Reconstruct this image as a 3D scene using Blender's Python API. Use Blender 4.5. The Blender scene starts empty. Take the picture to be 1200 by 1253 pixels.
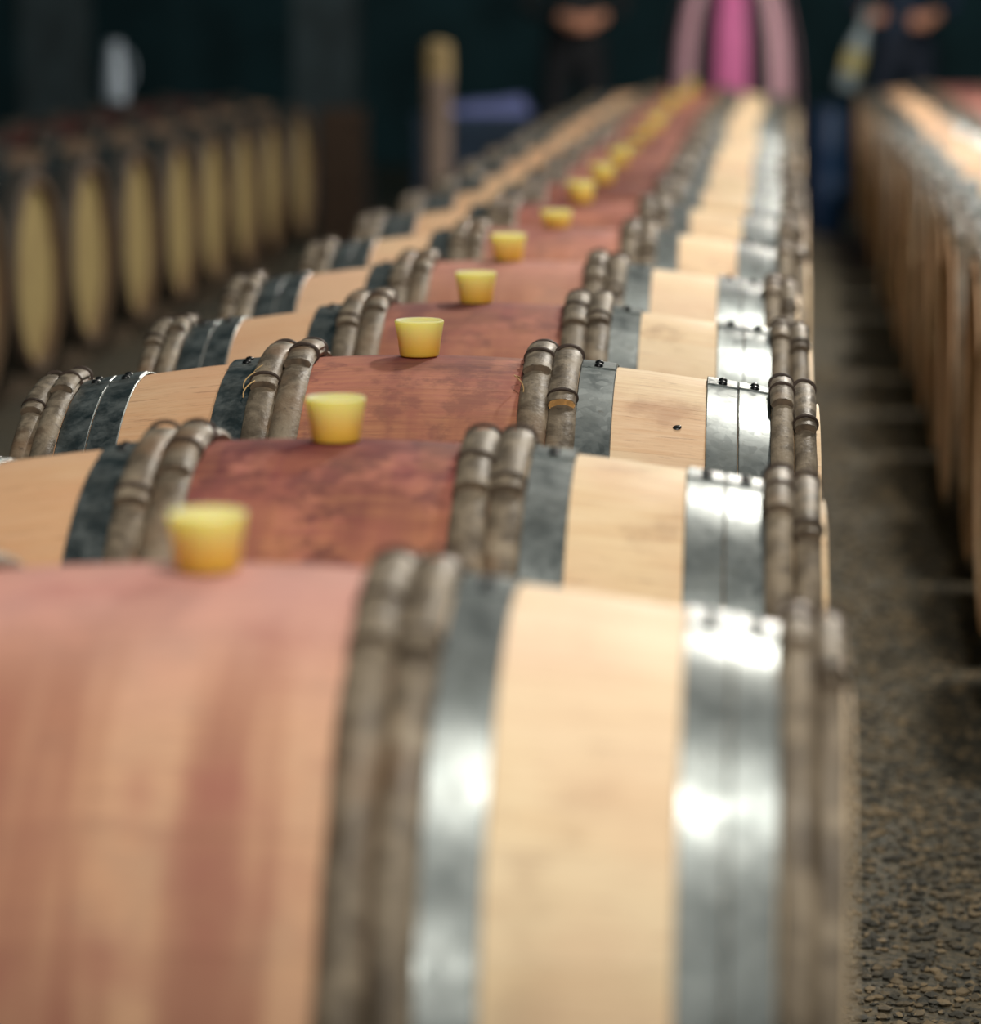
import bpy, bmesh, math, random
from mathutils import Vector, Matrix, noise
PI = math.pi
C = bpy.context.scene.collection
sc = bpy.context.scene

# ---------------------------------------------------------------- camera, world, lamps, exposure
CAM = Vector((0.436, 0.0, 1.230))
cam = bpy.data.cameras.new('camera')
cam.sensor_fit = 'HORIZONTAL'; cam.sensor_width = 36.0
cam.lens = 3737.0 / 1200.0 * 36.0
cam.clip_start = 0.05; cam.clip_end = 100
cam.dof.use_dof = True; cam.dof.focus_distance = 3.62; cam.dof.aperture_fstop = 2.7
camo = bpy.data.objects.new('camera', cam); C.objects.link(camo)
camo.location = CAM; camo.rotation_euler = (PI/2 - 0.1682, 0, 0.0957)
sc.camera = camo

w = bpy.data.worlds.new('world'); sc.world = w; w.use_nodes = True
bg = w.node_tree.nodes['Background']
bg.inputs[0].default_value = (0.40, 0.80, 0.88, 1); bg.inputs[1].default_value = 0.028

def lamp(x, y, z, e, r=0.11, col=(1.0, 0.925, 0.81)):
    l = bpy.data.lights.new('ceiling_bulb', 'POINT'); l.energy = e; l.shadow_soft_size = r; l.color = col
    o = bpy.data.objects.new('ceiling_bulb', l); C.objects.link(o); o.location = (x, y, z)
for (lx, ly, e) in ((0.6, -2.2, 135), (0.75, 1.55, 98), (1.05, 5.5, 108), (1.35, 9.2, 105), (1.2, 12.6, 125)):
    lamp(lx, ly, 2.85, e)

sc.view_settings.view_transform = 'Standard'; sc.view_settings.look = 'None'
sc.view_settings.gamma = 1.0; sc.view_settings.use_curve_mapping = False
sc.view_settings.exposure = 0.88

# ---------------------------------------------------------------- helpers
def mkobj(name, me, mat=None, parent=None, loc=None, rot=None):
    o = bpy.data.objects.new(name, me); C.objects.link(o)
    if mat is not None and me is not None and len(me.materials) == 0: me.materials.append(mat)
    if parent: o.parent = parent
    if loc is not None: o.location = loc
    if rot is not None: o.rotation_euler = rot
    return o
def mesh_from(bm, name='mesh', smooth=True):
    me = bpy.data.meshes.new(name); bm.to_mesh(me); bm.free()
    if smooth:
        for p in me.polygons: p.use_smooth = True
        me.set_sharp_from_angle(angle=math.radians(42))
    return me
def tag(o, label, cat, group=None, kind=None):
    o['label'] = label; o['category'] = cat
    if group: o['group'] = group
    if kind: o['kind'] = kind
    return o
def box_bm(bm, x0, x1, y0, y1, z0, z1, bev=0.0):
    vs = [bm.verts.new(p) for p in ((x0,y0,z0),(x1,y0,z0),(x1,y1,z0),(x0,y1,z0),(x0,y0,z1),(x1,y0,z1),(x1,y1,z1),(x0,y1,z1))]
    fs = [bm.faces.new([vs[i] for i in f]) for f in ((0,3,2,1),(4,5,6,7),(0,1,5,4),(1,2,6,5),(2,3,7,6),(3,0,4,7))]
    if bev:
        es = list({e for f in fs for e in f.edges})
        bmesh.ops.bevel(bm, geom=es, offset=bev, segments=2, affect='EDGES', profile=0.5)
def box_me(x0, x1, y0, y1, z0, z1, bev=0.0):
    bm = bmesh.new(); box_bm(bm, x0, x1, y0, y1, z0, z1, bev); return mesh_from(bm, smooth=False)
def lathe_me(prof, n=32, a0=0.0, a1=2*PI, closed=True):
    bm = bmesh.new(); rings = []
    cnt = n if closed else n + 1
    for (r, z) in prof:
        if r < 1e-6: rings.append([bm.verts.new((0, 0, z))])
        else: rings.append([bm.verts.new((r*math.cos(a0+(a1-a0)*i/n), r*math.sin(a0+(a1-a0)*i/n), z)) for i in range(cnt)])
    for a, b in zip(rings, rings[1:]):
        m = n
        for i in range(m):
            j = (i+1) % cnt if closed else i+1
            if len(a) == 1 and len(b) == 1: continue
            if len(a) == 1: bm.faces.new((a[0], b[i], b[j]))
            elif len(b) == 1: bm.faces.new((a[i], a[j], b[0]))
            else: bm.faces.new((a[i], a[j], b[j], b[i]))
    bmesh.ops.recalc_face_normals(bm, faces=bm.faces)
    return mesh_from(bm)

# ---------------------------------------------------------------- material helper
class NT:
    def __init__(s, name):
        s.m = bpy.data.materials.new(name); s.m.use_nodes = True
        s.t = s.m.node_tree; s.b = s.t.nodes['Principled BSDF']
    def n(s, typ, **kw):
        x = s.t.nodes.new(typ)
        for k, v in kw.items(): setattr(x, k, v)
        return x
    def set(s, sock, v):
        if hasattr(v, 'default_value') or isinstance(v, bpy.types.NodeSocket): s.t.links.new(v, sock)
        else: sock.default_value = v
    def math(s, op, a, b=0.0, c=0.0, clamp=False):
        x = s.n('ShaderNodeMath', operation=op, use_clamp=clamp)
        s.set(x.inputs[0], a); s.set(x.inputs[1], b); s.set(x.inputs[2], c); return x.outputs[0]
    def vmul(s, v, k):
        x = s.n('ShaderNodeVectorMath', operation='MULTIPLY'); s.set(x.inputs[0], v); s.set(x.inputs[1], k); return x.outputs[0]
    def vadd(s, v, k):
        x = s.n('ShaderNodeVectorMath', operation='ADD'); s.set(x.inputs[0], v); s.set(x.inputs[1], k); return x.outputs[0]
    def noise(s, vec, scale=1.0, detail=4.0, rough=0.55, dist=0.0):
        x = s.n('ShaderNodeTexNoise'); s.set(x.inputs['Vector'], vec)
        x.inputs['Scale'].default_value = scale; x.inputs['Detail'].default_value = detail
        x.inputs['Roughness'].default_value = rough; x.inputs['Distortion'].default_value = dist
        return x.outputs[0]
    def step(s, v, a, b, lo=0.0, hi=1.0):
        x = s.n('ShaderNodeMapRange', interpolation_type='SMOOTHSTEP'); s.set(x.inputs[0], v)
        for i, q in enumerate((a, b, lo, hi)): s.set(x.inputs[i+1], q)
        return x.outputs[0]
    def mix(s, f, a, b, mode='MIX'):
        x = s.n('ShaderNodeMix', data_type='RGBA', blend_type=mode)
        s.set(x.inputs[0], f); s.set(x.inputs[6], a); s.set(x.inputs[7], b); return x.outputs[2]
    def col(s, v): s.set(s.b.inputs['Base Color'], v)
    def rough(s, v): s.set(s.b.inputs['Roughness'], v)
    def bump(s, h, strength=0.3, dist=0.002):
        x = s.n('ShaderNodeBump'); x.inputs['Strength'].default_value = strength; x.inputs['Distance'].default_value = dist
        s.set(x.inputs['Height'], h); s.t.links.new(x.outputs[0], s.b.inputs['Normal'])
    def objc(s): return s.n('ShaderNodeTexCoord').outputs['Object']
def rgb(r, g, b): return (r, g, b, 1.0)
def plain(name, c, rough=0.6, metal=0.0, var=0.25, sc_=20.0):
    k = NT(name); nz = k.noise(k.objc(), sc_, 4)
    k.col(k.mix(k.step(nz, 0.3, 0.7), rgb(*[x*(1-var) for x in c]), rgb(*[min(1, x*(1+var)) for x in c])))
    k.rough(rough); k.b.inputs['Metallic'].default_value = metal
    k.bump(nz, 0.2, 0.003)
    return k.m

# wood of a barrel: object colour = (seed, wine stain strength, painted shade over whole barrel)
def barrel_wood():
    k = NT('barrel_oak')
    at = k.n('ShaderNodeAttribute', attribute_name='bc'); bc = at.outputs['Vector']
    sx = k.n('ShaderNodeSeparateXYZ'); k.set(sx.inputs[0], bc)
    x, th, sid = sx.outputs          # metres along the axis, angle from the top, stave number
    oi = k.n('ShaderNodeObjectInfo'); oc = k.n('ShaderNodeSeparateColor'); k.set(oc.inputs[0], oi.outputs['Color'])
    seed, tone, dark = oc.outputs; wash = oi.outputs['Alpha']
    y = k.math('MULTIPLY', th, 0.345)
    cv = k.n('ShaderNodeCombineXYZ'); k.set(cv.inputs[0], x); k.set(cv.inputs[1], y); k.set(cv.inputs[2], k.math('MULTIPLY', seed, 57.0)); V = cv.outputs[0]
    cs = k.n('ShaderNodeCombineXYZ'); k.set(cs.inputs[0], sid); k.set(cs.inputs[1], k.math('MULTIPLY', seed, 91.0))
    wn = k.n('ShaderNodeTexWhiteNoise', noise_dimensions='3D'); k.set(wn.inputs['Vector'], cs.outputs[0]); sv = wn.outputs['Value']
    gv = k.vadd(k.vmul(V, (1.0, 14.0, 1.0)), (0, 0, 0))
    cg = k.n('ShaderNodeCombineXYZ'); k.set(cg.inputs[2], k.math('MULTIPLY', sid, 3.7)); gv = k.vadd(gv, cg.outputs[0])
    grain = k.noise(gv, 9.0, 6, 0.6, 0.4)
    fine = k.noise(gv, 40.0, 3, 0.6)
    blot = k.noise(V, 9.0, 5, 0.6)
    big = k.noise(V, 3.6, 3, 0.5)
    cream = k.mix(k.step(grain, 0.3, 0.72), rgb(0.90, 0.70, 0.45), rgb(0.76, 0.52, 0.29))
    cream = k.mix(k.math('MULTIPLY', sv, 0.45), cream, rgb(0.92, 0.76, 0.54))
    cream = k.mix(k.math('MULTIPLY', k.step(blot, 0.56, 0.72), 0.45), cream, rgb(0.30, 0.15, 0.085))
    spots = k.noise(V, 26.0, 3, 0.5)
    cream = k.mix(k.math('MULTIPLY', k.step(spots, 0.72, 0.78), 0.7), cream, rgb(0.10, 0.055, 0.045))
    pinkish = k.step(k.noise(V, 5.0, 2), 0.45, 0.7)
    cream = k.mix(k.math('MULTIPLY', pinkish, 0.30), cream, rgb(0.72, 0.36, 0.24))
    cream = k.mix(k.math('MULTIPLY', k.step(x, -0.19, -0.16, 1.0, 0.0), k.math('MULTIPLY', k.step(big, 0.3, 0.6, 0.35, 0.75), 0.85)), cream, rgb(0.72, 0.36, 0.19))
    # wine washed middle
    ax = k.math('ABSOLUTE', x)
    mid = k.step(k.math('SUBTRACT', ax, k.math('MULTIPLY', k.math('MULTIPLY', k.math('LESS_THAN', x, 0.0), k.math('GREATER_THAN', wash, 0.5)), 0.055)), 0.155, 0.172, 1.0, 0.0)
    rose = k.mix(k.step(blot, 0.36, 0.66), rgb(0.52, 0.195, 0.155), rgb(0.28, 0.075, 0.072))
    rose = k.mix(k.step(k.noise(V, 6.5, 4, 0.6), 0.44, 0.56, 0.0, 0.95), rose, rgb(0.14, 0.035, 0.042))
    orange = k.mix(k.step(grain, 0.3, 0.7), rgb(0.60, 0.27, 0.13), rgb(0.42, 0.16, 0.085))
    streak = k.noise(k.vmul(V, (1.0, 0.07, 1.0)), 17.0, 3, 0.5)
    run = k.step(k.math('ADD', k.math('ABSOLUTE', th), k.math('MULTIPLY', k.math('SUBTRACT', streak, 0.5), 1.6)), 0.25, 0.85, 1.0, 0.0)
    run2 = k.math('MULTIPLY', k.math('ADD', k.math('MULTIPLY', run, 0.8), k.step(streak, 0.5, 0.62, 0.0, 0.5), clamp=True), tone, clamp=True)
    run2 = k.math('MULTIPLY', run2, k.step(grain, 0.25, 0.6, 0.75, 1.0))
    redd = k.mix(run2, orange, rose)
    bl2 = k.noise(k.vadd(V, (3.1, 7.7, 1.3)), 15.0, 5, 0.65)
    redd = k.mix(k.math('MULTIPLY', k.step(bl2, 0.50, 0.62), k.math('MULTIPLY', tone, 0.65)), redd, rgb(0.11, 0.035, 0.04))
    # dark crescent of spilled wine round the bung hole
    dd = k.math('SQRT', k.math('ADD', k.math('MULTIPLY', x, x), k.math('MULTIPLY', y, y)))
    sp = k.step(k.math('ADD', dd, k.math('MULTIPLY', k.math('SUBTRACT', blot, 0.5), 0.14)), 0.03, 0.10, 0.75, 0.0)
    redd = k.mix(k.math('MULTIPLY', sp, tone), redd, rgb(0.13, 0.022, 0.035))
    redd = k.mix(k.math('MULTIPLY', wash, k.step(big, 0.3, 0.65, 0.75, 1.0)), redd, k.mix(k.step(k.math('ABSOLUTE', th), 0.15, 0.8), rgb(0.76, 0.43, 0.39), rgb(0.80, 0.53, 0.35)))
    rn = k.math('MULTIPLY', k.step(streak, 0.42, 0.62), k.step(th, 0.2, 0.7))
    redd = k.mix(k.math('MULTIPLY', rn, 0.75), redd, rgb(0.34, 0.125, 0.085))
    redd = k.mix(k.math('MULTIPLY', k.step(blot, 0.5, 0.7), 0.4), redd, rgb(0.36, 0.11, 0.10))
    c = k.mix(mid, k.mix(k.math('MULTIPLY', wash, 0.5), cream, k.mix(k.step(k.math('ABSOLUTE', th), 0.3, 0.9), rgb(0.93, 0.77, 0.64), rgb(0.92, 0.78, 0.54))), redd)
    c = k.mix(k.math('MULTIPLY', k.step(k.noise(gv, 14.0, 5, 0.65), 0.60, 0.68), 0.45), c, rgb(0.26, 0.11, 0.075))
    c = k.mix(k.math('MULTIPLY', k.step(fine, 0.55, 0.75), 0.25), c, rgb(0.22, 0.10, 0.07))
    c = k.mix(dark, c, rgb(0.05, 0.018, 0.016))  # dim lighting of the left row painted into the oak
    k.col(c); k.rough(k.step(blot, 0.3, 0.7, 0.5, 0.68))
    k.b.inputs['Specular IOR Level'].default_value = 0.35
    k.bump(k.math('ADD', grain, k.math('MULTIPLY', fine, 0.5)), 0.25, 0.0015)
    return k.m
def head_wood():
    k = NT('barrel_head_oak')
    g = k.noise(k.vmul(k.objc(), (1, 12, 1.2)), 8.0, 5, 0.6, 0.5); b = k.noise(k.objc(), 6.0, 4)
    oi = k.n('ShaderNodeObjectInfo')
    c = k.mix(k.step(g, 0.3, 0.7), rgb(0.58, 0.46, 0.20), rgb(0.42, 0.31, 0.13))
    c = k.mix(k.math('MULTIPLY', oi.outputs['Random'], 0.35), c, rgb(0.30, 0.22, 0.10))
    c = k.mix(k.step(b, 0.55, 0.75, 0.0, 0.5), c, rgb(0.24, 0.13, 0.07))
    c = k.mix(k.math('SUBTRACT', 1.0, oi.outputs['Alpha']), c, rgb(0.10, 0.08, 0.05))  # lower alpha paints the right row's shade into the heads
    k.col(c); k.rough(0.65); k.bump(g, 0.2, 0.002); return k.m
def bark():
    k = NT('chestnut_bark')
    oc = k.objc(); a = k.noise(oc, 26.0, 6, 0.65, 0.6); b = k.noise(oc, 110.0, 4); d = k.noise(oc, 9.0, 3)
    c = k.mix(k.step(a, 0.35, 0.65), rgb(0.10, 0.078, 0.056), rgb(0.27, 0.22, 0.16))
    c = k.mix(k.step(d, 0.52, 0.72, 0, 0.75), c, rgb(0.21, 0.13, 0.075))
    c = k.mix(k.step(b, 0.58, 0.75, 0, 0.6), c, rgb(0.045, 0.033, 0.028))
    c = k.mix(k.step(k.noise(oc, 17.0, 2), 0.6, 0.7, 0, 0.5), c, rgb(0.42, 0.35, 0.26))
    oi = k.n('ShaderNodeObjectInfo'); c = k.mix(k.math('SUBTRACT', 1.0, oi.outputs['Alpha']), c, rgb(0.02, 0.018, 0.017))  # side-row shade mixed into the bark colour
    k.col(c); k.rough(k.step(a, 0.3, 0.7, 0.42, 0.62)); k.bump(k.math('ADD', a, b), 0.5, 0.0025); return k.m
def galvanised():
    k = NT('galvanised_steel')
    oc = k.objc(); v = k.n('ShaderNodeTexVoronoi'); k.set(v.inputs['Vector'], oc); v.inputs['Scale'].default_value = 90
    sc_ = k.n('ShaderNodeSeparateColor'); k.set(sc_.inputs[0], v.outputs['Color'])
    a = k.noise(oc, 18.0, 5, 0.6); d = k.noise(oc, 70.0, 4, 0.65)
    c = k.mix(sc_.outputs[0], rgb(0.18, 0.205, 0.21), rgb(0.27, 0.30, 0.305))
    c = k.mix(k.step(a, 0.5, 0.75, 0, 0.65), c, rgb(0.14, 0.155, 0.15))
    oi = k.n('ShaderNodeObjectInfo'); c = k.mix(k.math('SUBTRACT', 1.0, oi.outputs['Alpha']), c, rgb(0.06, 0.065, 0.065))  # side-row shade mixed into the steel colour
    c = k.mix(k.step(d, 0.62, 0.72, 0, 0.7), c, rgb(0.12, 0.12, 0.11))
    k.col(c); k.set(k.b.inputs['Metallic'], k.step(k.noise(oc, 30.0, 5, 0.7), 0.35, 0.7, 1.0, 0.55))
    k.rough(k.math('ADD', k.step(a, 0.3, 0.7, 0.29, 0.44), k.math('MULTIPLY', sc_.outputs[1], 0.06)))
    k.bump(d, 0.12, 0.001); return k.m
def bung_mat():
    k = NT('silicone_bung'); 
    sz = k.n('ShaderNodeSeparateXYZ'); k.set(sz.inputs[0], k.objc())
    k.col(k.mix(k.step(sz.outputs[2], 0.0, 0.042), rgb(0.95, 0.50, 0.06), rgb(0.95, 0.80, 0.30))); k.rough(0.42)  # orange foot, paler top: light passing through the silicone, painted as a gradient
    k.b.inputs['Subsurface Weight'].default_value = 0.85
    k.b.inputs['Subsurface Radius'].default_value = (1.0, 0.75, 0.28); k.b.inputs['Subsurface Scale'].default_value = 0.04
    k.bump(k.noise(k.objc(), 120, 3), 0.08, 0.001); return k.m
def ground_mat():
    k = NT('packed_gravel'); oc = k.objc()
    a = k.noise(oc, 55.0, 6, 0.7); b = k.noise(oc, 3.0, 4); v = k.n('ShaderNodeTexVoronoi'); k.set(v.inputs['Vector'], oc); v.inputs['Scale'].default_value = 70
    c = k.mix(k.step(a, 0.4, 0.65), rgb(0.05, 0.048, 0.036), rgb(0.17, 0.135, 0.08))
    c = k.mix(k.step(b, 0.4, 0.7, 0, 0.6), c, rgb(0.085, 0.09, 0.08))
    k.col(c); k.rough(0.8); k.bump(k.math('ADD', a, v.outputs['Distance']), 0.8, 0.008); return k.m
def pebble_mat():
    k = NT('gravel_stone'); oc = k.objc()
    wn = k.n('ShaderNodeTexVoronoi'); k.set(wn.inputs['Vector'], oc); wn.inputs['Scale'].default_value = 55
    s_ = k.n('ShaderNodeSeparateColor'); k.set(s_.inputs[0], wn.outputs['Color'])
    c = k.mix(k.step(s_.outputs[0], 0.3, 0.95), rgb(0.045, 0.043, 0.034), rgb(0.22, 0.165, 0.095))
    k.col(c); k.rough(0.75); return k.m

M = dict(fibre=plain('straw_fibre', (0.55, 0.36, 0.15), 0.7), wood=barrel_wood(), head=head_wood(), bark=bark(), metal=galvanised(), bung=bung_mat(), ground=ground_mat(), pebble=pebble_mat(),
         tie=plain('willow_tie', (0.055, 0.036, 0.028), 0.6), cut=plain('cut_wood', (0.10, 0.070, 0.045), 0.8, var=0.35, sc_=90), cutfresh=plain('fresh_cut_wood', (0.55, 0.30, 0.10), 0.7, var=0.35, sc_=90),
         rivet=plain('rivet_iron', (0.03, 0.032, 0.035), 0.35, 0.8), rail=plain('rail_timber', (0.12, 0.085, 0.055), 0.8),
         wall=plain('dark_plaster', (0.016, 0.056, 0.070), 0.9, var=0.3, sc_=2.0), pillar=plain('pillar_stone', (0.035, 0.055, 0.065), 0.9, sc_=6.0),
         hole=plain('bung_hole', (0.03, 0.012, 0.012), 0.8))

# ---------------------------------------------------------------- the setting
def struct(name, me, mat, **kw):
    o = mkobj(name, me, mat, **kw); o['kind'] = 'structure'; return o
X0, X1, Y0, Y1, ZT = -8.0, 5.0, -3.5, 22.0, 3.4
struct('floor', box_me(X0, X1, Y0, Y1, -0.1, 0.0), M['ground'])
struct('wall_back', box_me(X0, X1, Y1, Y1+0.2, -0.1, ZT), M['wall'])
struct('wall_left', box_me(X0-0.2, X0, Y0, Y1+0.2, -0.1, ZT), M['wall'])
struct('wall_right', box_me(X1, X1+0.2, Y0, Y1+0.2, -0.1, ZT), M['wall'])
for i, (px, py) in enumerate(((-3.55, 16.6), (-2.1, 16.9))):
    bm = bmesh.new(); box_bm(bm, px-0.17, px+0.17, py-0.17, py+0.17, 0, ZT, 0.02); box_bm(bm, px-0.23, px+0.23, py-0.23, py+0.23, 0, 0.25, 0.02)
    struct('trim_%d' % (i+1), mesh_from(bm, smooth=False), M['pillar'])

# gravel stones lying in the aisles
def gravel():
    rng = random.Random(5); vs = []; fs = []
    base = [(0,0,1),(1,0,0.2),(0.3,0.95,0.15),(-0.8,0.6,0.2),(-0.8,-0.6,0.1),(0.3,-0.95,0.25),(0.9,0.2,-0.5),(-0.9,0.1,-0.5),(0,-0.7,-0.6),(0,0.7,-0.6)]
    tri = [(0,1,2),(0,2,3),(0,3,4),(0,4,5),(0,5,1),(1,6,2),(2,9,3),(3,7,4),(4,8,5),(5,6,1),(2,6,9),(3,9,7),(4,7,8),(5,8,6)]
    def put(x, y):
        r = 0.003 + 0.007*rng.random()**2; a = rng.random()*2*PI; n0 = len(vs)
        for (bx, by, bz) in base:
            q = r*(0.75+0.5*rng.random()); vs.append((x+q*(bx*math.cos(a)-by*math.sin(a)), y+q*(bx*math.sin(a)+by*math.cos(a)), r*0.35+q*0.6*bz))
        fs.extend([(n0+a_, n0+b_, n0+c_) for a_, b_, c_ in tri])
    for i in range(13000): put(0.45+rng.random()*0.4, 2.6+7.5*rng.random()**1.4)
    for i in range(2500): put(-1.65+rng.random()*1.1, 5.5+6.4*rng.random())
    me = bpy.data.meshes.new('gravel'); me.from_pydata(vs, [], fs)
    o = mkobj('gravel', me, M['pebble']); tag(o, 'loose brown and grey gravel strewn over the dark cellar floor', 'gravel', kind='stuff')
gravel()

# ---------------------------------------------------------------- barrel
R, RH, HL = 0.342, 0.2900, 0.480
def prof(x): return RH + (R-RH)*(1-(x/0.475)**2)
NS = 26
rs = random.Random(11)
edges = [0.0]
for i in range(NS): edges.append(edges[-1] + 0.8 + 0.4*rs.random())
edges = [e/edges[-1]*2*PI - 0.115 for e in edges]       # stave 0 carries the bung on the top
def wrap(t): return (t + PI) % (2*PI) - PI
def stave_bm(bm, lay, k, nx=14, nt=3, groove=0.0005):
    t0, t1 = edges[k]+groove, edges[k+1]-groove
    off = 0.0004*(rs.random()-0.5); grid = []
    for L in range(2):
        g = []
        for i in range(nx+1):
            x = -HL + 2*HL*i/nx; row = []
            for j in range(nt+1):
                t = t0 + (t1-t0)*j/nt
                r = prof(x) + off - (0.024 if L else 0.0)
                if not L and j in (0, nt): r -= 0.00025
                if not L and i in (0, nx): r -= 0.003
                v = bm.verts.new((x, -r*math.sin(t), r*math.cos(t))); v[lay] = (x, wrap((t0+t1)/2)+(t-(t0+t1)/2), float(k)); row.append(v)
            g.append(row)
        grid.append(g)
    A, B = grid
    for i in range(nx):
        for j in range(nt):
            bm.faces.new((A[i][j], A[i][j+1], A[i+1][j+1], A[i+1][j])); bm.faces.new((B[i][j], B[i+1][j], B[i+1][j+1], B[i][j+1]))
        bm.faces.new((A[i][0], A[i+1][0], B[i+1][0], B[i][0])); bm.faces.new((A[i][nt], B[i][nt], B[i+1][nt], A[i+1][nt]))
    for j in range(nt):
        bm.faces.new((A[0][j], B[0][j], B[0][j+1], A[0][j+1])); bm.faces.new((A[nx][j], A[nx][j+1], B[nx][j+1], B[nx][j]))
def new_bc():
    bm = bmesh.new(); return bm, bm.verts.layers.float_vector.new('bc')
STAVES = []
for k in range(NS):
    bm, lay = new_bc(); stave_bm(bm, lay, k); bmesh.ops.recalc_face_normals(bm, faces=bm.faces); STAVES.append(mesh_from(bm, 'stave'))
bm, lay = new_bc()
for k in range(NS): stave_bm(bm, lay, k, 10, 2)
bmesh.ops.recalc_face_normals(bm, faces=bm.faces)
BODY = mesh_from(bm, 'staves')
# head boards: vertical planks of a disc
def head_boards():
    out = []; ed = [-0.272, -0.19, -0.095, 0.0, 0.09, 0.185, 0.272]; rh = 0.272
    for a, b in zip(ed, ed[1:]):
        a += 0.0012; b -= 0.0012; bm = bmesh.new(); n = 6; top = []; bot = []
        for i in range(n+1):
            y = a+(b-a)*i/n; z = math.sqrt(max(0, rh*rh-y*y)); top.append((y, z)); bot.append((y, -z))
        loop = top + bot[::-1]; pts = []
        for p in loop:
            if not pts or (abs(p[0]-pts[-1][0])+abs(p[1]-pts[-1][1])) > 1e-5: pts.append(p)
        if (abs(pts[0][0]-pts[-1][0])+abs(pts[0][1]-pts[-1][1])) < 1e-5: pts.pop()
        f = bm.faces.new([bm.verts.new((0, y, z)) for y, z in pts])
        r_ = bmesh.ops.extrude_face_region(bm, geom=[f]); vv = [v for v in r_['geom'] if isinstance(v, bmesh.types.BMVert)]
        for v in vv: v.co.x += 0.018
        bmesh.ops.recalc_face_normals(bm, faces=bm.faces); out.append(mesh_from(bm, 'head_board', smooth=False))
    return out
HEADB = head_boards()
def head_disc():
    bm = bmesh.new(); bmesh.ops.create_cone(bm, cap_ends=True, segments=40, radius1=0.275, radius2=0.275, depth=0.016, matrix=Matrix.Rotation(PI/2, 4, 'Y'))
    return mesh_from(bm, smooth=False)
HEADD = head_disc()

def P(x, r, t): return Vector((x, -r*math.sin(t), r*math.cos(t)))
def rod_me(xc, ta, tb, cr, rx, rr, seed, n, m=10, closed=False, jit=0.0006, taper=0.0):
    bm = bmesh.new(); rings = []
    for i in range(n if closed else n+1):
        t = ta + (tb-ta)*i/n; ring = []
        w_ = noise.noise(Vector((math.cos(t)*6, math.sin(t)*6, seed*9.1))); s = 1 + 0.10*w_
        if taper and i < 4: s *= (0.25 + 0.75*i/4)
        ww = 0.0015*noise.noise(Vector((math.cos(t)*3, math.sin(t)*3, seed*3.3+5)))
        for j in range(m):
            a = 2*PI*j/m
            ring.append(bm.verts.new(P(xc+ww+rx*s*math.cos(a), cr - (rr*(1-s) if taper else 0) + rr*s*math.sin(a), t)))
        rings.append(ring)
    K = len(rings)
    for i in range(K if closed else K-1):
        a, b = rings[i], rings[(i+1) % K]
        for j in range(m): bm.faces.new((a[j], a[(j+1) % m], b[(j+1) % m], b[j]))
    if not closed:
        bm.faces.new(rings[0]); bm.faces.new(rings[-1][::-1])
    bmesh.ops.recalc_face_normals(bm, faces=bm.faces)
    return mesh_from(bm, 'rod')
def ring_tie(xc, rc, t, rx, rr, w=0.0022, n=22):
    # a thin cord wound round the doubled rod, one loop with four sides to its section
    bm = bmesh.new(); rings = []
    for i in range(n):
        a = 2*PI*i/n; ring = []
        for j in range(6):
            b = 2*PI*j/6; q = w*math.cos(b)
            ring.append(bm.verts.new(P(xc+(rx+q)*math.cos(a), rc+(rr+q)*math.sin(a), t + w*math.sin(b)/0.33)))
        rings.append(ring)
    for i in range(n):
        a, b = rings[i], rings[(i+1) % n]
        for j in range(6): bm.faces.new((a[j], a[(j+1) % 6], b[(j+1) % 6], b[j]))
    bmesh.ops.recalc_face_normals(bm, faces=bm.faces); return mesh_from(bm, 'tie')
def band_me(x0, x1, side, joint=0.0):
    bm = bmesh.new(); n = 96; xs = [x0, x0+0.0012, (x0+x1)/2, x1-0.0012, x1]; up = [0.0012, 0.0028, 0.0028, 0.0028, 0.0012]
    rings = [[bm.verts.new(P(side*x, prof(x)+u, 2*PI*i/n)) for x, u in zip(xs, up)] for i in range(n)]
    for i in range(n):
        a, b = rings[i], rings[(i+1) % n]
        for j in range(4): bm.faces.new((a[j], a[j+1], b[j+1], b[j]))
    bmesh.ops.recalc_face_normals(bm, faces=bm.faces)
    # overlap of the riveted lap joint
    t0, t1 = joint-0.10, joint+0.055; g = []
    for i in range(9):
        t = t0+(t1-t0)*i/8; g.append([bm.verts.new(P(side*x, prof(x)+u+0.0022, t)) for x, u in zip(xs, up)])
    for i in range(8):
        for j in range(4): bm.faces.new((g[i][j], g[i][j+1], g[i+1][j+1], g[i+1][j]))
    low0 = [bm.verts.new(P(side*x, prof(x)+0.0005, t0)) for x in xs]; low1 = [bm.verts.new(P(side*x, prof(x)+0.0005, t1)) for x in xs]
    for j in range(4): bm.faces.new((g[0][j], low0[j], low0[j+1], g[0][j+1])); bm.faces.new((g[8][j], g[8][j+1], low1[j+1], low1[j]))
    bmesh.ops.recalc_face_normals(bm, faces=bm.faces)
    return mesh_from(bm, 'band')
def rivet_me(x, t):
    bm = bmesh.new(); p = P(x, prof(x)+0.005, t); n = P(0, 1, t)
    rot = n.to_track_quat('Z', 'Y').to_matrix().to_4x4()
    bmesh.ops.create_uvsphere(bm, u_segments=12, v_segments=8, radius=1.0, matrix=Matrix.Translation(p) @ rot @ Matrix.Diagonal((0.0056, 0.0056, 0.0042, 1)))
    return mesh_from(bm, 'rivet')
TABLE = (((0.127, 0.161), (0.161, 0.194), (0.4215, 0.4485), (0.4485, 0.475)), ((0.193, 0.236, 0.0), (0.345, 0.3828, 0.01), (0.3832, 0.4215, -0.005)))
TABLE1 = (((0.122, 0.156), (0.156, 0.188), (0.431, 0.455), (0.455, 0.478)), ((0.187, 0.231, 0.0), (0.360, 0.3948, 0.01), (0.3952, 0.430, -0.005)))
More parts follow.
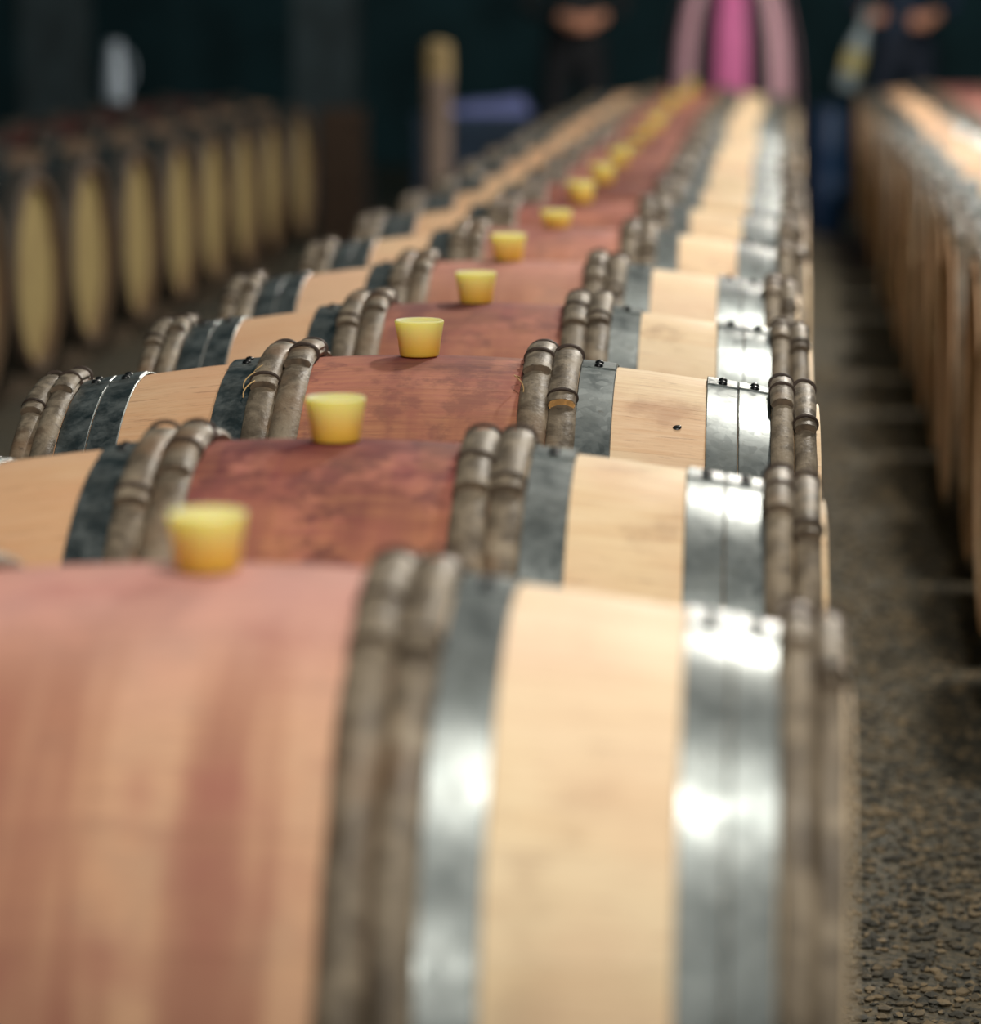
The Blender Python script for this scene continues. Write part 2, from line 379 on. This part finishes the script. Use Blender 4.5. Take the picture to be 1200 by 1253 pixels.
TABLE1L = (((0.180, 0.213), (0.213, 0.245), (0.431, 0.455), (0.455, 0.478)), ((0.244, 0.286, 0.0), (0.360, 0.3948, 0.01), (0.3952, 0.430, -0.005)))
def hoopset(tabl, tabr):
  RODS = []; BANDS = []                         # per position: rod, overlap, ties, cut end
  for side, tab in ((-1, tabl), (1, tabr)):
    for q, (x0, x1) in enumerate(tab[0]):
        xc = side*(x0+x1)/2; rx = (x1-x0)/2*1.02; rr = 0.0085; r0 = prof(xc) + rr*0.85; sd = side*4+q
        t0, t1 = math.radians(-6 + 2*((sd*7) % 3)), math.radians((20, 25, 17, 24)[q])
        full = rod_me(xc, 0, 2*PI, r0, rx*0.97, rr, sd, 84, 10, True)
        over = rod_me(xc, t0-0.10, t1, r0+0.0065, rx, rr*1.0, sd+20, 14, 10, False, taper=1.0)
        ties = [ring_tie(xc, r0+0.0035, t, rx*1.01, rr*1.5) for t in (t0, t1-0.05 if q % 2 else t1-0.16)]
        # slanted pale cut at the end of the overlapping rod
        bm = bmesh.new(); vs = [bm.verts.new(P(xc+rx*0.92*math.cos(a), r0+0.0065+rr*0.9*math.sin(a), t1+0.003+0.018*(0.9-math.sin(a))/2)) for a in [2*PI*j/12 for j in range(12)]]
        vb = [bm.verts.new(P(xc+rx*0.92*math.cos(a), r0+0.0065+rr*0.9*math.sin(a), t1-0.002)) for a in [2*PI*j/12 for j in range(12)]]
        bm.faces.new(vs)
        for j in range(12): bm.faces.new((vs[j], vs[(j+1) % 12], vb[(j+1) % 12], vb[j]))
        bmesh.ops.recalc_face_normals(bm, faces=bm.faces); cut = mesh_from(bm, 'cut', False)
        RODS.append((full, over, ties, cut))
    for (x0, x1, jt) in tab[1]:
        xm = side*(x0+x1)/2
        BANDS.append((band_me(x0, x1, side, jt), [rivet_me(xm, jt+0.036), rivet_me(xm, jt-0.030)]))
  return RODS, BANDS
SET, SET1 = hoopset(TABLE, TABLE), hoopset(TABLE1L, TABLE1)

def hoop_roll(rng): return math.radians(rng.uniform(-7, 5))
def barrel(x, y, z, rz, seed, detail, label, cat_group, tone=1.0, dark=0.0, heads=(True, True), wash=0.0, shade=0.0, hcol=1.0):
    e = bpy.data.objects.new('wine_barrel', None); C.objects.link(e); e.location = (x, y, z); e.rotation_euler = (0, 0, rz)
    e.empty_display_size = 0.1
    tag(e, label, 'barrel', cat_group)
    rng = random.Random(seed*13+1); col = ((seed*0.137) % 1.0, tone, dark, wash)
    ax = e
    if detail >= 2:
        for me in STAVES:
            o = mkobj('stave', me, M['wood'], ax); o.color = col
    else:
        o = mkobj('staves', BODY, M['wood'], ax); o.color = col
    for s, hv in zip((-1, 1), heads):
        if hv:
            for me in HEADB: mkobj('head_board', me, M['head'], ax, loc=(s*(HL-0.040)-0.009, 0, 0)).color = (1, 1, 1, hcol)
        else: mkobj('barrel_head', HEADD, M['head'], ax, loc=(s*(HL-0.040), 0, 0))
    RODS, BANDS = SET1 if seed == 3 else SET
    for i, (full, over, ties, cut) in enumerate(RODS):
        r = hoop_roll(rng); h = mkobj('wooden_hoop', full, M['bark'], ax, rot=(r, 0, 0))
        ov = mkobj('hoop_overlap', over, M['bark'], h); h.color = ov.color = (1, 1, 1, 1-shade)
        if detail >= 1:
            for t_ in ties: mkobj('cord_tie', t_, M['tie'], h)
            c_ = mkobj('cut_end', cut.copy() if seed == 5 and i == 5 else cut, M['cutfresh'] if seed == 5 and i == 5 else M['cut'], h)
            if seed == 5 and i == 5:
                c_.data.materials.clear(); c_.data.materials.append(M['cutfresh']); c_['label'] = 'orange freshly cut end of the hoop'
    rj = math.radians(rng.uniform(-2, 3))
    for (b, riv) in BANDS:
        h = mkobj('metal_hoop', b, M['metal'], ax, rot=(rj, 0, 0)); h.color = (1, 1, 1, 1-shade)
        if detail >= 1:
            for r_ in riv: mkobj('rivet', r_, M['rivet'], h)
    return e

BZ = 0.445
# main row: measured places of the first barrels
dy = [0.0, 0.000, -0.004, 0.000, -0.002, 0, 0, 0]
dx = [0.008, 0, 0.001, -0.002, -0.017, 0.003, 0.0025, 0.007]
dr = [0.005, 0.012, 0.016, 0.014, 0.010, 0.012, 0.01, 0.010]
washes = [0.62, 0.0, 0.06, 0.12, 0.40, 0.25, 0.05, 0.0]
dz = [0.009, 0.004, 0.006, 0, 0, 0.002, 0.002, 0]
BX = []
rg = random.Random(77)
main_labels = [
 'nearest barrel of the central row, pale rose middle and broad cream band, filling the foreground',
 'second barrel of the central row, deep red middle with dark blotches',
 'sharply focused third barrel of the central row, small black nick in its cream band',
 'fourth barrel of the central row, dusty mauve middle, just behind the sharply focused one',
 'fifth barrel of the central row, pale rose middle, behind the mauve one',
 'sixth barrel of the central row, salmon-pink middle under a small yellow bung',
 'seventh barrel of the central row, brick-pink middle, already slightly blurred',
 'eighth barrel of the central row, purplish middle with its bung close to the next one']
ordn = ['ninth','tenth','eleventh','twelfth','thirteenth','fourteenth','fifteenth','sixteenth','seventeenth','eighteenth']
tones = [0.62, 1.0, 0.75, 0.9, 0.55, 0.9, 0.95, 1.0]
for n in range(18):
    if n < 8: a = (dx[n], 2.262+0.7137*n+dy[n], BZ+dz[n], dr[n])
    else: a = (rg.uniform(-0.012, 0.012), 2.262+0.7137*n+rg.uniform(-0.001, 0.001), BZ, rg.uniform(0.004, 0.011))
    lab = main_labels[n] if n < 8 else '%s barrel of the central row counted from the front, blurred wine-stained barrel' % ordn[n-8]
    if n == 17: lab = 'last barrel of the central row, in front of the pink striped dome'
    barrel(a[0], a[1], a[2], a[3], n+3, 2 if n < 8 else (1 if n < 11 else 0), lab, 'barrels of the central row', tones[n] if n < 8 else rg.uniform(0.8, 1.0), heads=(False, False), wash=washes[n] if n < 8 else rg.uniform(0, 0.15))
    BX.append(a)

# details of the third barrel
third = [o for o in C.objects if o.name == 'wine_barrel.002'][0]
bm = bmesh.new(); t_ = math.radians(29); p = P(0.312, prof(0.312)+0.0002, t_); rot = P(0, 1, t_).to_track_quat('Z', 'Y').to_matrix().to_4x4()
bmesh.ops.create_icosphere(bm, subdivisions=2, radius=1.0, matrix=Matrix.Translation(p) @ rot @ Matrix.Rotation(0.4, 4, 'Z') @ Matrix.Diagonal((0.0055, 0.0045, 0.0012, 1)))
o = mkobj('nick', mesh_from(bm), M['rivet'], third); o['label'] = 'small black nick in the cream wood'
for (xf, th0) in ((-0.196, 0.30), (-0.188, 0.24), (0.1255, 0.33), (-0.1935, 0.36)):
    bm = bmesh.new(); rings = []
    for i in range(15):
        u = i/14; c_ = P(xf + 0.006*math.sin(u*5.0)*(1 if xf < 0 else -1), prof(abs(xf))+0.012+0.010*math.sin(PI*u), th0+0.10*u)
        rings.append([bm.verts.new(c_ + Vector((0.0008*math.cos(b), 0.0, 0.0008*math.sin(b)))) for b in (0, 2.1, 4.2)])
    for a, b in zip(rings, rings[1:]):
        for j in range(3): bm.faces.new((a[j], a[(j+1) % 3], b[(j+1) % 3], b[j]))
    mkobj('bark_fibre', mesh_from(bm), M['fibre'], third)

# side rows
LX = -2.244
lys = [8.20+0.7137*i for i in range(9)]
for i, y in enumerate(lys):
    pos = ['nearest barrel', 'second barrel', 'third barrel', 'fourth barrel', 'fifth barrel', 'sixth barrel', 'seventh barrel', 'eighth barrel', 'farthest barrel'][i]
    barrel(LX+rg.uniform(-0.012, 0.012), y, BZ-0.035, rg.uniform(-0.004, 0.004), 40+i, 0, '%s of the left row, dark top and pale yellow head facing the aisle' % pos, 'barrels of the left row', 1.0, 0.80, heads=(False, True), shade=0.8)  # oak and hoops darkened: the dim light on this row is painted in
RX = 1.270
for i in range(15):
    y = 5.15 + 0.7137*i
    pos = ['nearest', 'second', 'third', 'fourth', 'fifth', 'sixth', 'seventh', 'eighth', 'ninth', 'tenth', 'eleventh', 'twelfth', 'thirteenth', 'fourteenth', 'farthest'][i]
    barrel(RX+rg.uniform(-0.012, 0.012), y, BZ, rg.uniform(-0.004, 0.004), 60+i, 0, '%s barrel of the right row, brown head facing the narrow aisle' % pos, 'barrels of the right row', 1.0, 0.0, heads=(True, False), wash=0.2, shade=0.35, hcol=0.4)  # heads and hoops darkened to paint in the shade of the narrow aisle

# rails under the rows
for cx, ya, yb, nm in ((0, 1.85, 14.85, 'central'), (LX, 7.8, 14.3, 'left'), (RX, 4.75, 15.6, 'right')):
    for s, sn in ((-1, 'left'), (1, 'right')):
        o = mkobj('timber_rail', box_me(cx+s*0.30-0.038, cx+s*0.30+0.038, ya, yb, 0, 0.0815 if nm == 'left' else 0.1165, 0.006), M['rail'])
        tag(o, 'long dark timber rail under the %s ends of the %s row of barrels' % (sn, nm), 'rail', 'timber rails')

# ---------------------------------------------------------------- bungs
BUNG = lathe_me([(0, 0.0), (0.0225, 0.0), (0.0240, 0.001), (0.0262, 0.018), (0.0298, 0.040), (0.0302, 0.0425), (0.0290, 0.0440), (0.0262, 0.0428), (0.0240, 0.0415), (0, 0.0413)], 40)
names = ['nearest yellow bung, blurred, on the rose top of the front barrel', 'yellow bung on the deep red second barrel', 'sharp yellow bung casting a shadow on the third barrel',
         'yellow bung on the mauve fourth barrel', 'yellow bung on the pale rose fifth barrel', 'low deep yellow bung on the salmon-pink sixth barrel', 'pale yellow bung on the brick-pink seventh barrel', 'yellow bung on the purplish eighth barrel']
bx = [-0.006, -0.004, -0.006, -0.006, -0.008, 0, 0, 0]
bt = [(0, 0)]*8
for n, (x, y, z, r) in enumerate(BX):
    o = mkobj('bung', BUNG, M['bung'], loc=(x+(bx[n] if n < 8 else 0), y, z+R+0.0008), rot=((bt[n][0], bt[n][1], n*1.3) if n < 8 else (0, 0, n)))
    tag(o, names[n] if n < 8 else 'small blurred yellow bung on the %s barrel of the central row' % (ordn[n-8] if n < 17 else 'last'), 'bung', 'yellow bungs along the central row')
    if n == 5: o.scale = (1, 1, 0.72)
    if n >= 8: o.scale = (0.92, 0.92, (1.0, 0.5, 0.7, 0.95, 0.5, 0.6, 0.9, 0.5, 0.6, 1.0)[n-8])

# ---------------------------------------------------------------- far things
# domed cover with pink and black gores at the end of the central row
dome = bpy.data.objects.new('striped_dome', None); C.objects.link(dome); dome.location = (0.155, 16.2, 0)
tag(dome, 'dome-shaped cover with vertical pink and black stripes behind the last central barrel', 'cover')
pinkA = plain('pink_fabric', (0.88, 0.20, 0.50), 0.55, var=0.1); pinkB = plain('pale_pink_fabric', (0.98, 0.55, 0.66), 0.55, var=0.1); blk = plain('black_fabric', (0.02, 0.02, 0.025), 0.7)
profd = [(0.335, 0.0), (0.345, 0.5), (0.335, 0.80), (0.315, 1.0), (0.275, 1.17), (0.215, 1.29), (0.13, 1.37), (0.03, 1.40)]
for i in range(7):
    c0 = -PI/2 + i*2*PI/7
    for (a, b, mt, nm, bulge) in ((c0-math.radians(15), c0+math.radians(15), pinkA if i == 0 else pinkB, 'pink_gore', 0.018), (c0+math.radians(15), c0+2*PI/7-math.radians(15), blk, 'black_gore', 0.004)):
        bm = bmesh.new(); n = 6; g = []
        for (r, z) in profd:
            g.append([bm.verts.new(((r+bulge*math.sin(PI*j/n))*math.cos(a+(b-a)*j/n), (r+bulge*math.sin(PI*j/n))*math.sin(a+(b-a)*j/n), z)) for j in range(n+1)])
        for p, q in zip(g, g[1:]):
            for j in range(n): bm.faces.new((p[j], p[j+1], q[j+1], q[j]))
        bmesh.ops.recalc_face_normals(bm, faces=bm.faces)
        me = mesh_from(bm); o = mkobj(nm, me, mt, dome)
mkobj('top_button', lathe_me([(0, 1.39), (0.045, 1.395), (0.04, 1.42), (0, 1.43)], 16), blk, dome)

# wooden post in the left aisle
post = bpy.data.objects.new('wooden_post', None); C.objects.link(post); post.location = (-0.945, 12.2, 0)
tag(post, 'weathered grey-brown round post with a yellowish cap standing in the dark left aisle', 'post')
mkobj('shaft', lathe_me([(0, 0), (0.09, 0), (0.09, 0.03), (0.052, 0.05), (0.050, 0.5), (0.054, 0.92), (0, 0.92)], 20), plain('post_wood', (0.27, 0.20, 0.165), 0.8, sc_=9), post)
mkobj('cap', lathe_me([(0, 0.90), (0.056, 0.90), (0.056, 0.97), (0.052, 1.03), (0.02, 1.045), (0, 1.045)], 20), plain('cap_wood', (0.34, 0.25, 0.12), 0.8), post)

# crate with a folded cloth
cr = bpy.data.objects.new('storage_crate', None); C.objects.link(cr); cr.location = (-1.12, 15.6, 0)
tag(cr, 'dark blue slatted storage crate under the pale folded cloth beyond the left aisle', 'crate')
crm = plain('navy_paint', (0.012, 0.035, 0.075), 0.6)
for s in (-1, 1):
    for q in (-1, 1): mkobj('corner_post', box_me(s*0.27-0.02, s*0.27+0.02, q*0.2-0.02, q*0.2+0.02, 0, 0.60, 0.003), crm, cr)
for kz in range(5):
    for q in (-1, 1): mkobj('slat', box_me(-0.29, 0.29, q*0.225-0.006, q*0.225+0.006, 0.02+0.12*kz, 0.12+0.12*kz, 0.002), crm, cr)
    for s in (-1, 1): mkobj('slat', box_me(s*0.296-0.006, s*0.296+0.006, -0.218, 0.218, 0.02+0.12*kz, 0.12+0.12*kz, 0.002), crm, cr)
mkobj('lid', box_me(-0.31, 0.31, -0.24, 0.24, 0.602, 0.622, 0.004), crm, cr)
def cloth_me():
    bm = bmesh.new(); nx, ny = 22, 12; g = []
    for i in range(nx+1):
        row = []
        for j in range(ny+1):
            x = -0.22+0.46*i/nx; y = -0.17+0.34*j/ny; e = min(i, nx-i, j, ny-j)
            h = (0.035 + 0.05*i/nx)*min(1, e/2.0) + 0.012*noise.noise(Vector((x*9, y*9, 2)))*min(1, e/2)
            row.append(bm.verts.new((x, y, 0.004+max(0, h))))
        g.append(row)
    for i in range(nx):
        for j in range(ny): bm.faces.new((g[i][j], g[i+1][j], g[i+1][j+1], g[i][j+1]))
    bmesh.ops.solidify(bm, geom=bm.faces[:], thickness=0.003)
    return mesh_from(bm)
o = mkobj('folded_cloth', cloth_me(), plain('pale_blue_cloth', (0.40, 0.46, 0.88), 0.9, var=0.08), loc=(-1.10, 15.6, 0.624)); tag(o, 'pale blue-white folded cloth lying on the dark blue crate', 'cloth')

# pale jug on the left row
jug = bpy.data.objects.new('topping_jug', None); C.objects.link(jug); jug.location = (-2.47, 13.19, 0.7675); jug.rotation_euler = (0, 0, 0); jug.scale = (0.85, 0.85, 0.85)
tag(jug, 'tall pale blue-grey jug standing on top of the left row of barrels', 'jug')
jm = plain('pale_enamel', (0.42, 0.50, 0.60), 0.4, var=0.08)
mkobj('jug_body', lathe_me([(0, 0.0), (0.058, 0.0), (0.062, 0.02), (0.058, 0.12), (0.044, 0.22), (0.036, 0.27), (0.042, 0.30), (0.038, 0.30), (0.032, 0.27), (0, 0.25)], 28), jm, jug)
bm = bmesh.new(); rings = []
for i in range(13):
    a = -PI/2 + PI*i/12; c_ = Vector((0.045+0.05*math.cos(a), 0, 0.16+0.09*math.sin(a)))
    rings.append([bm.verts.new(c_ + Vector((0.007*math.cos(b)*math.cos(a), 0.007*math.sin(b), 0.007*math.cos(b)*math.sin(a)))) for b in [2*PI*j/8 for j in range(8)]])
for a, b in zip(rings, rings[1:]):
    for j in range(8): bm.faces.new((a[j], a[(j+1) % 8], b[(j+1) % 8], b[j]))
bmesh.ops.recalc_face_normals(bm, faces=bm.faces); mkobj('jug_handle', mesh_from(bm), jm, jug)

# bottle on the right row
bo = bpy.data.objects.new('tall_bottle', None); C.objects.link(bo); bo.location = (0.741, 16.12, 0.742); bo.rotation_euler = (0, math.radians(15.6), 0)
tag(bo, 'tall pale grey bottle with a yellow label held by the person in navy', 'bottle')
gm = plain('grey_glass', (0.30, 0.38, 0.42), 0.25, var=0.1)
mkobj('bottle_body', lathe_me([(0, 0.0), (0.048, 0.0), (0.052, 0.01), (0.052, 0.20), (0.046, 0.25), (0.024, 0.31), (0.020, 0.42), (0.024, 0.425), (0.024, 0.44), (0, 0.44)], 28), gm, bo)
mkobj('bottle_label', lathe_me([(0.0525, 0.09), (0.0535, 0.091), (0.0535, 0.199), (0.0525, 0.20)], 28), plain('yellow_paper', (0.55, 0.48, 0.20), 0.6, var=0.1), bo)

# blue drum at the end of the narrow aisle
dr_ = bpy.data.objects.new('plastic_drum', None); C.objects.link(dr_); dr_.location = (0.665, 16.0, 0)
tag(dr_, 'blue plastic drum standing at the far end of the narrow right aisle', 'drum')
mkobj('drum_body', lathe_me([(0, 0), (0.08, 0), (0.090, 0.02), (0.095, 0.2), (0.10, 0.215), (0.095, 0.23), (0.095, 0.42), (0.10, 0.435), (0.095, 0.45), (0.09, 0.62), (0.08, 0.64), (0, 0.64)], 32), plain('blue_plastic', (0.006, 0.035, 0.10), 0.5, var=0.1), dr_)
mkobj('drum_lid', lathe_me([(0.0, 0.641), (0.085, 0.641), (0.088, 0.665), (0.07, 0.672), (0, 0.668)], 32), plain('navy_plastic', (0.01, 0.03, 0.07), 0.4), dr_)

# brown crate behind the left row
bc_ = bpy.data.objects.new('wooden_crate', None); C.objects.link(bc_); bc_.location = (-1.72, 14.9, 0)
tag(bc_, 'dim brown wooden crate past the far end of the left row', 'crate')
bcm = plain('brown_crate_wood', (0.05, 0.028, 0.016), 0.8)
for kz in range(6):
    for q in (-1, 1): mkobj('slat', box_me(-0.08, 0.08, q*0.2-0.008, q*0.2+0.008, 0.02+0.11*kz, 0.12+0.11*kz, 0.002), bcm, bc_)
    for s in (-1, 1): mkobj('slat', box_me(s*0.088-0.008, s*0.088+0.008, -0.19, 0.19, 0.02+0.11*kz, 0.12+0.11*kz, 0.002), bcm, bc_)
mkobj('bottom_board', box_me(-0.079, 0.079, -0.191, 0.191, 0.0, 0.018), bcm, bc_)

# ---------------------------------------------------------------- people
def person(x, y, rz, label, hands, cloth, legc, hairc, bend=0.0):
    root = bpy.data.objects.new('person', None); C.objects.link(root); root.location = (x, y, 0); root.rotation_euler = (0, 0, rz)
    tag(root, label, 'person')
    V = []; Rr = []; E = []
    def v(p, r, parent=None):
        V.append(p); Rr.append(r)
        if parent is not None: E.append((parent, len(V)-1))
        return len(V)-1
    pel = v((0, 0, 0.98), (0.155, 0.115)); wa = v((0, 0, 1.12), (0.135, 0.10), pel); ch = v((0, 0.01, 1.30), (0.165, 0.115), wa)
    nk0 = v((0, 0.0, 1.45), (0.085, 0.075), ch); nk = v((0, 0, 1.53), (0.055, 0.055), nk0); hd = v((0, -0.015, 1.62), (0.075, 0.09), nk); hv = v((0, -0.01, 1.71), (0.07, 0.085), hd)
    fingers = []
    for s in (-1, 1):
        hip = v((s*0.095, 0, 0.90), (0.095, 0.095), pel); kn = v((s*0.11, -0.015, 0.50), (0.062, 0.065), hip); an = v((s*0.12, 0.01, 0.10), (0.042, 0.045), kn); v((s*0.13, -0.12, 0.045), (0.042, 0.032), an)
        sh = v((s*0.19, 0.005, 1.41), (0.062, 0.06), ch); el = v((s*0.26, 0.02, 1.14), (0.045, 0.045), sh)
        h = Vector(hands[0 if s < 0 else 1]); wr_p = Vector((s*0.26, 0.02, 1.14)).lerp(h, 0.86)
        wr = v(tuple(wr_p), (0.028, 0.026), el); d = (h-wr_p).normalized(); pm = wr_p + d*0.07
        pl = v(tuple(pm), (0.040, 0.022), wr)
        # four fingers and a thumb from the palm
        side = d.cross(Vector((0, -1, 0.2))).normalized(); curl = side.cross(d).normalized()
        for kf in range(4):
            b = pm + side*(kf-1.5)*0.019 + d*0.02; L = (0.030, 0.036, 0.034, 0.026)[kf]
            f1 = v(tuple(b), (0.0095, 0.0095), pl); f2 = v(tuple(b+d*L), (0.009, 0.009), f1); f3 = v(tuple(b+d*(L*1.4)-curl*L*0.9), (0.0085, 0.0085), f2); fingers.append(f3)
        tb = wr_p + d*0.03 + side*(-s)*0.035; t1 = v(tuple(tb), (0.011, 0.011), wr); v(tuple(tb+d*0.035-side*s*0.012-curl*0.012), (0.009, 0.009), t1)
    me = bpy.data.meshes.new('body'); me.from_pydata(V, E, [])
    tmp = bpy.data.objects.new('tmp_body', me); C.objects.link(tmp)
    sk = tmp.modifiers.new('skin', 'SKIN'); sk.use_smooth_shade = True; tmp.modifiers.new('sub', 'SUBSURF').levels = 1
    for i, r in enumerate(Rr): me.skin_vertices[0].data[i].radius = r
    me.skin_vertices[0].data[0].use_root = True
    dg = bpy.context.evaluated_depsgraph_get(); dg.update()
    bme = bpy.data.meshes.new_from_object(tmp.evaluated_get(dg)); bpy.data.objects.remove(tmp)
    hs = [Vector(h) for h in hands]
    for mt in (plain('skin_tone', (0.85, 0.42, 0.28), 0.5, var=0.06), cloth, legc, plain('shoe_leather', (0.02, 0.018, 0.016), 0.4)): bme.materials.append(mt)
    for p in bme.polygons:
        c = p.center; p.use_smooth = True
        if c.z > 1.50 or min((c-h).length for h in hs) < 0.125: p.material_index = 0
        elif c.z < 0.10: p.material_index = 3
        elif c.z < 0.98 and abs(c.x) < 0.21 and c.y > -0.16: p.material_index = 2
        else: p.material_index = 1
    b = mkobj('body', bme, None, root)
    hair = plain('hair', hairc, 0.6)
    bm = bmesh.new(); bmesh.ops.create_uvsphere(bm, u_segments=24, v_segments=16, radius=1.0, matrix=Matrix.Translation((0, 0.012, 1.70)) @ Matrix.Diagonal((0.088, 0.105, 0.098, 1)))
    for q in list(bm.verts):
        if q.co.z < 1.69 and q.co.y < -0.03: bm.verts.remove(q)
    mkobj('hair', mesh_from(bm), hair, root)
    for s in (-1, 1):
        bm = bmesh.new(); bmesh.ops.create_uvsphere(bm, u_segments=10, v_segments=8, radius=0.011, matrix=Matrix.Translation((s*0.03, -0.093, 1.655)))
        mkobj('eye', mesh_from(bm), plain('eye_white', (0.5, 0.48, 0.45), 0.2), root)
        bm = bmesh.new(); bmesh.ops.create_uvsphere(bm, u_segments=10, v_segments=8, radius=1, matrix=Matrix.Translation((s*0.082, -0.01, 1.64)) @ Matrix.Diagonal((0.012, 0.02, 0.03, 1)))
        mkobj('ear', mesh_from(bm), bme.materials[0], root)
    bm = bmesh.new(); bmesh.ops.create_cone(bm, segments=10, cap_ends=True, radius1=0.017, radius2=0.005, depth=0.045, matrix=Matrix.Translation((0, -0.107, 1.625)))
    mkobj('nose', mesh_from(bm), bme.materials[0], root)
    bm = bmesh.new(); bmesh.ops.create_uvsphere(bm, u_segments=10, v_segments=6, radius=1, matrix=Matrix.Translation((0, -0.100, 1.580)) @ Matrix.Diagonal((0.024, 0.008, 0.007, 1)))
    mkobj('mouth', mesh_from(bm), plain('lips', (0.40, 0.13, 0.11), 0.5), root)
    return root
person(-0.68, 16.3, 0, 'person in black clothes with clasped hands in the darkness left of the striped dome', ((0.015, -0.26, 1.09), (0.085, -0.26, 1.09)), plain('black_jacket', (0.010, 0.014, 0.018), 0.8), plain('black_trousers', (0.009, 0.011, 0.016), 0.8), (0.03, 0.02, 0.015))
person(1.05, 16.5, 0, 'person in navy clothes with both hands apart, standing behind the right row', ((-0.17, -0.24, 1.12), (0.09, -0.24, 1.10)), plain('navy_jacket', (0.008, 0.022, 0.05), 0.8), plain('navy_trousers', (0.008, 0.016, 0.035), 0.8), (0.05, 0.03, 0.02))
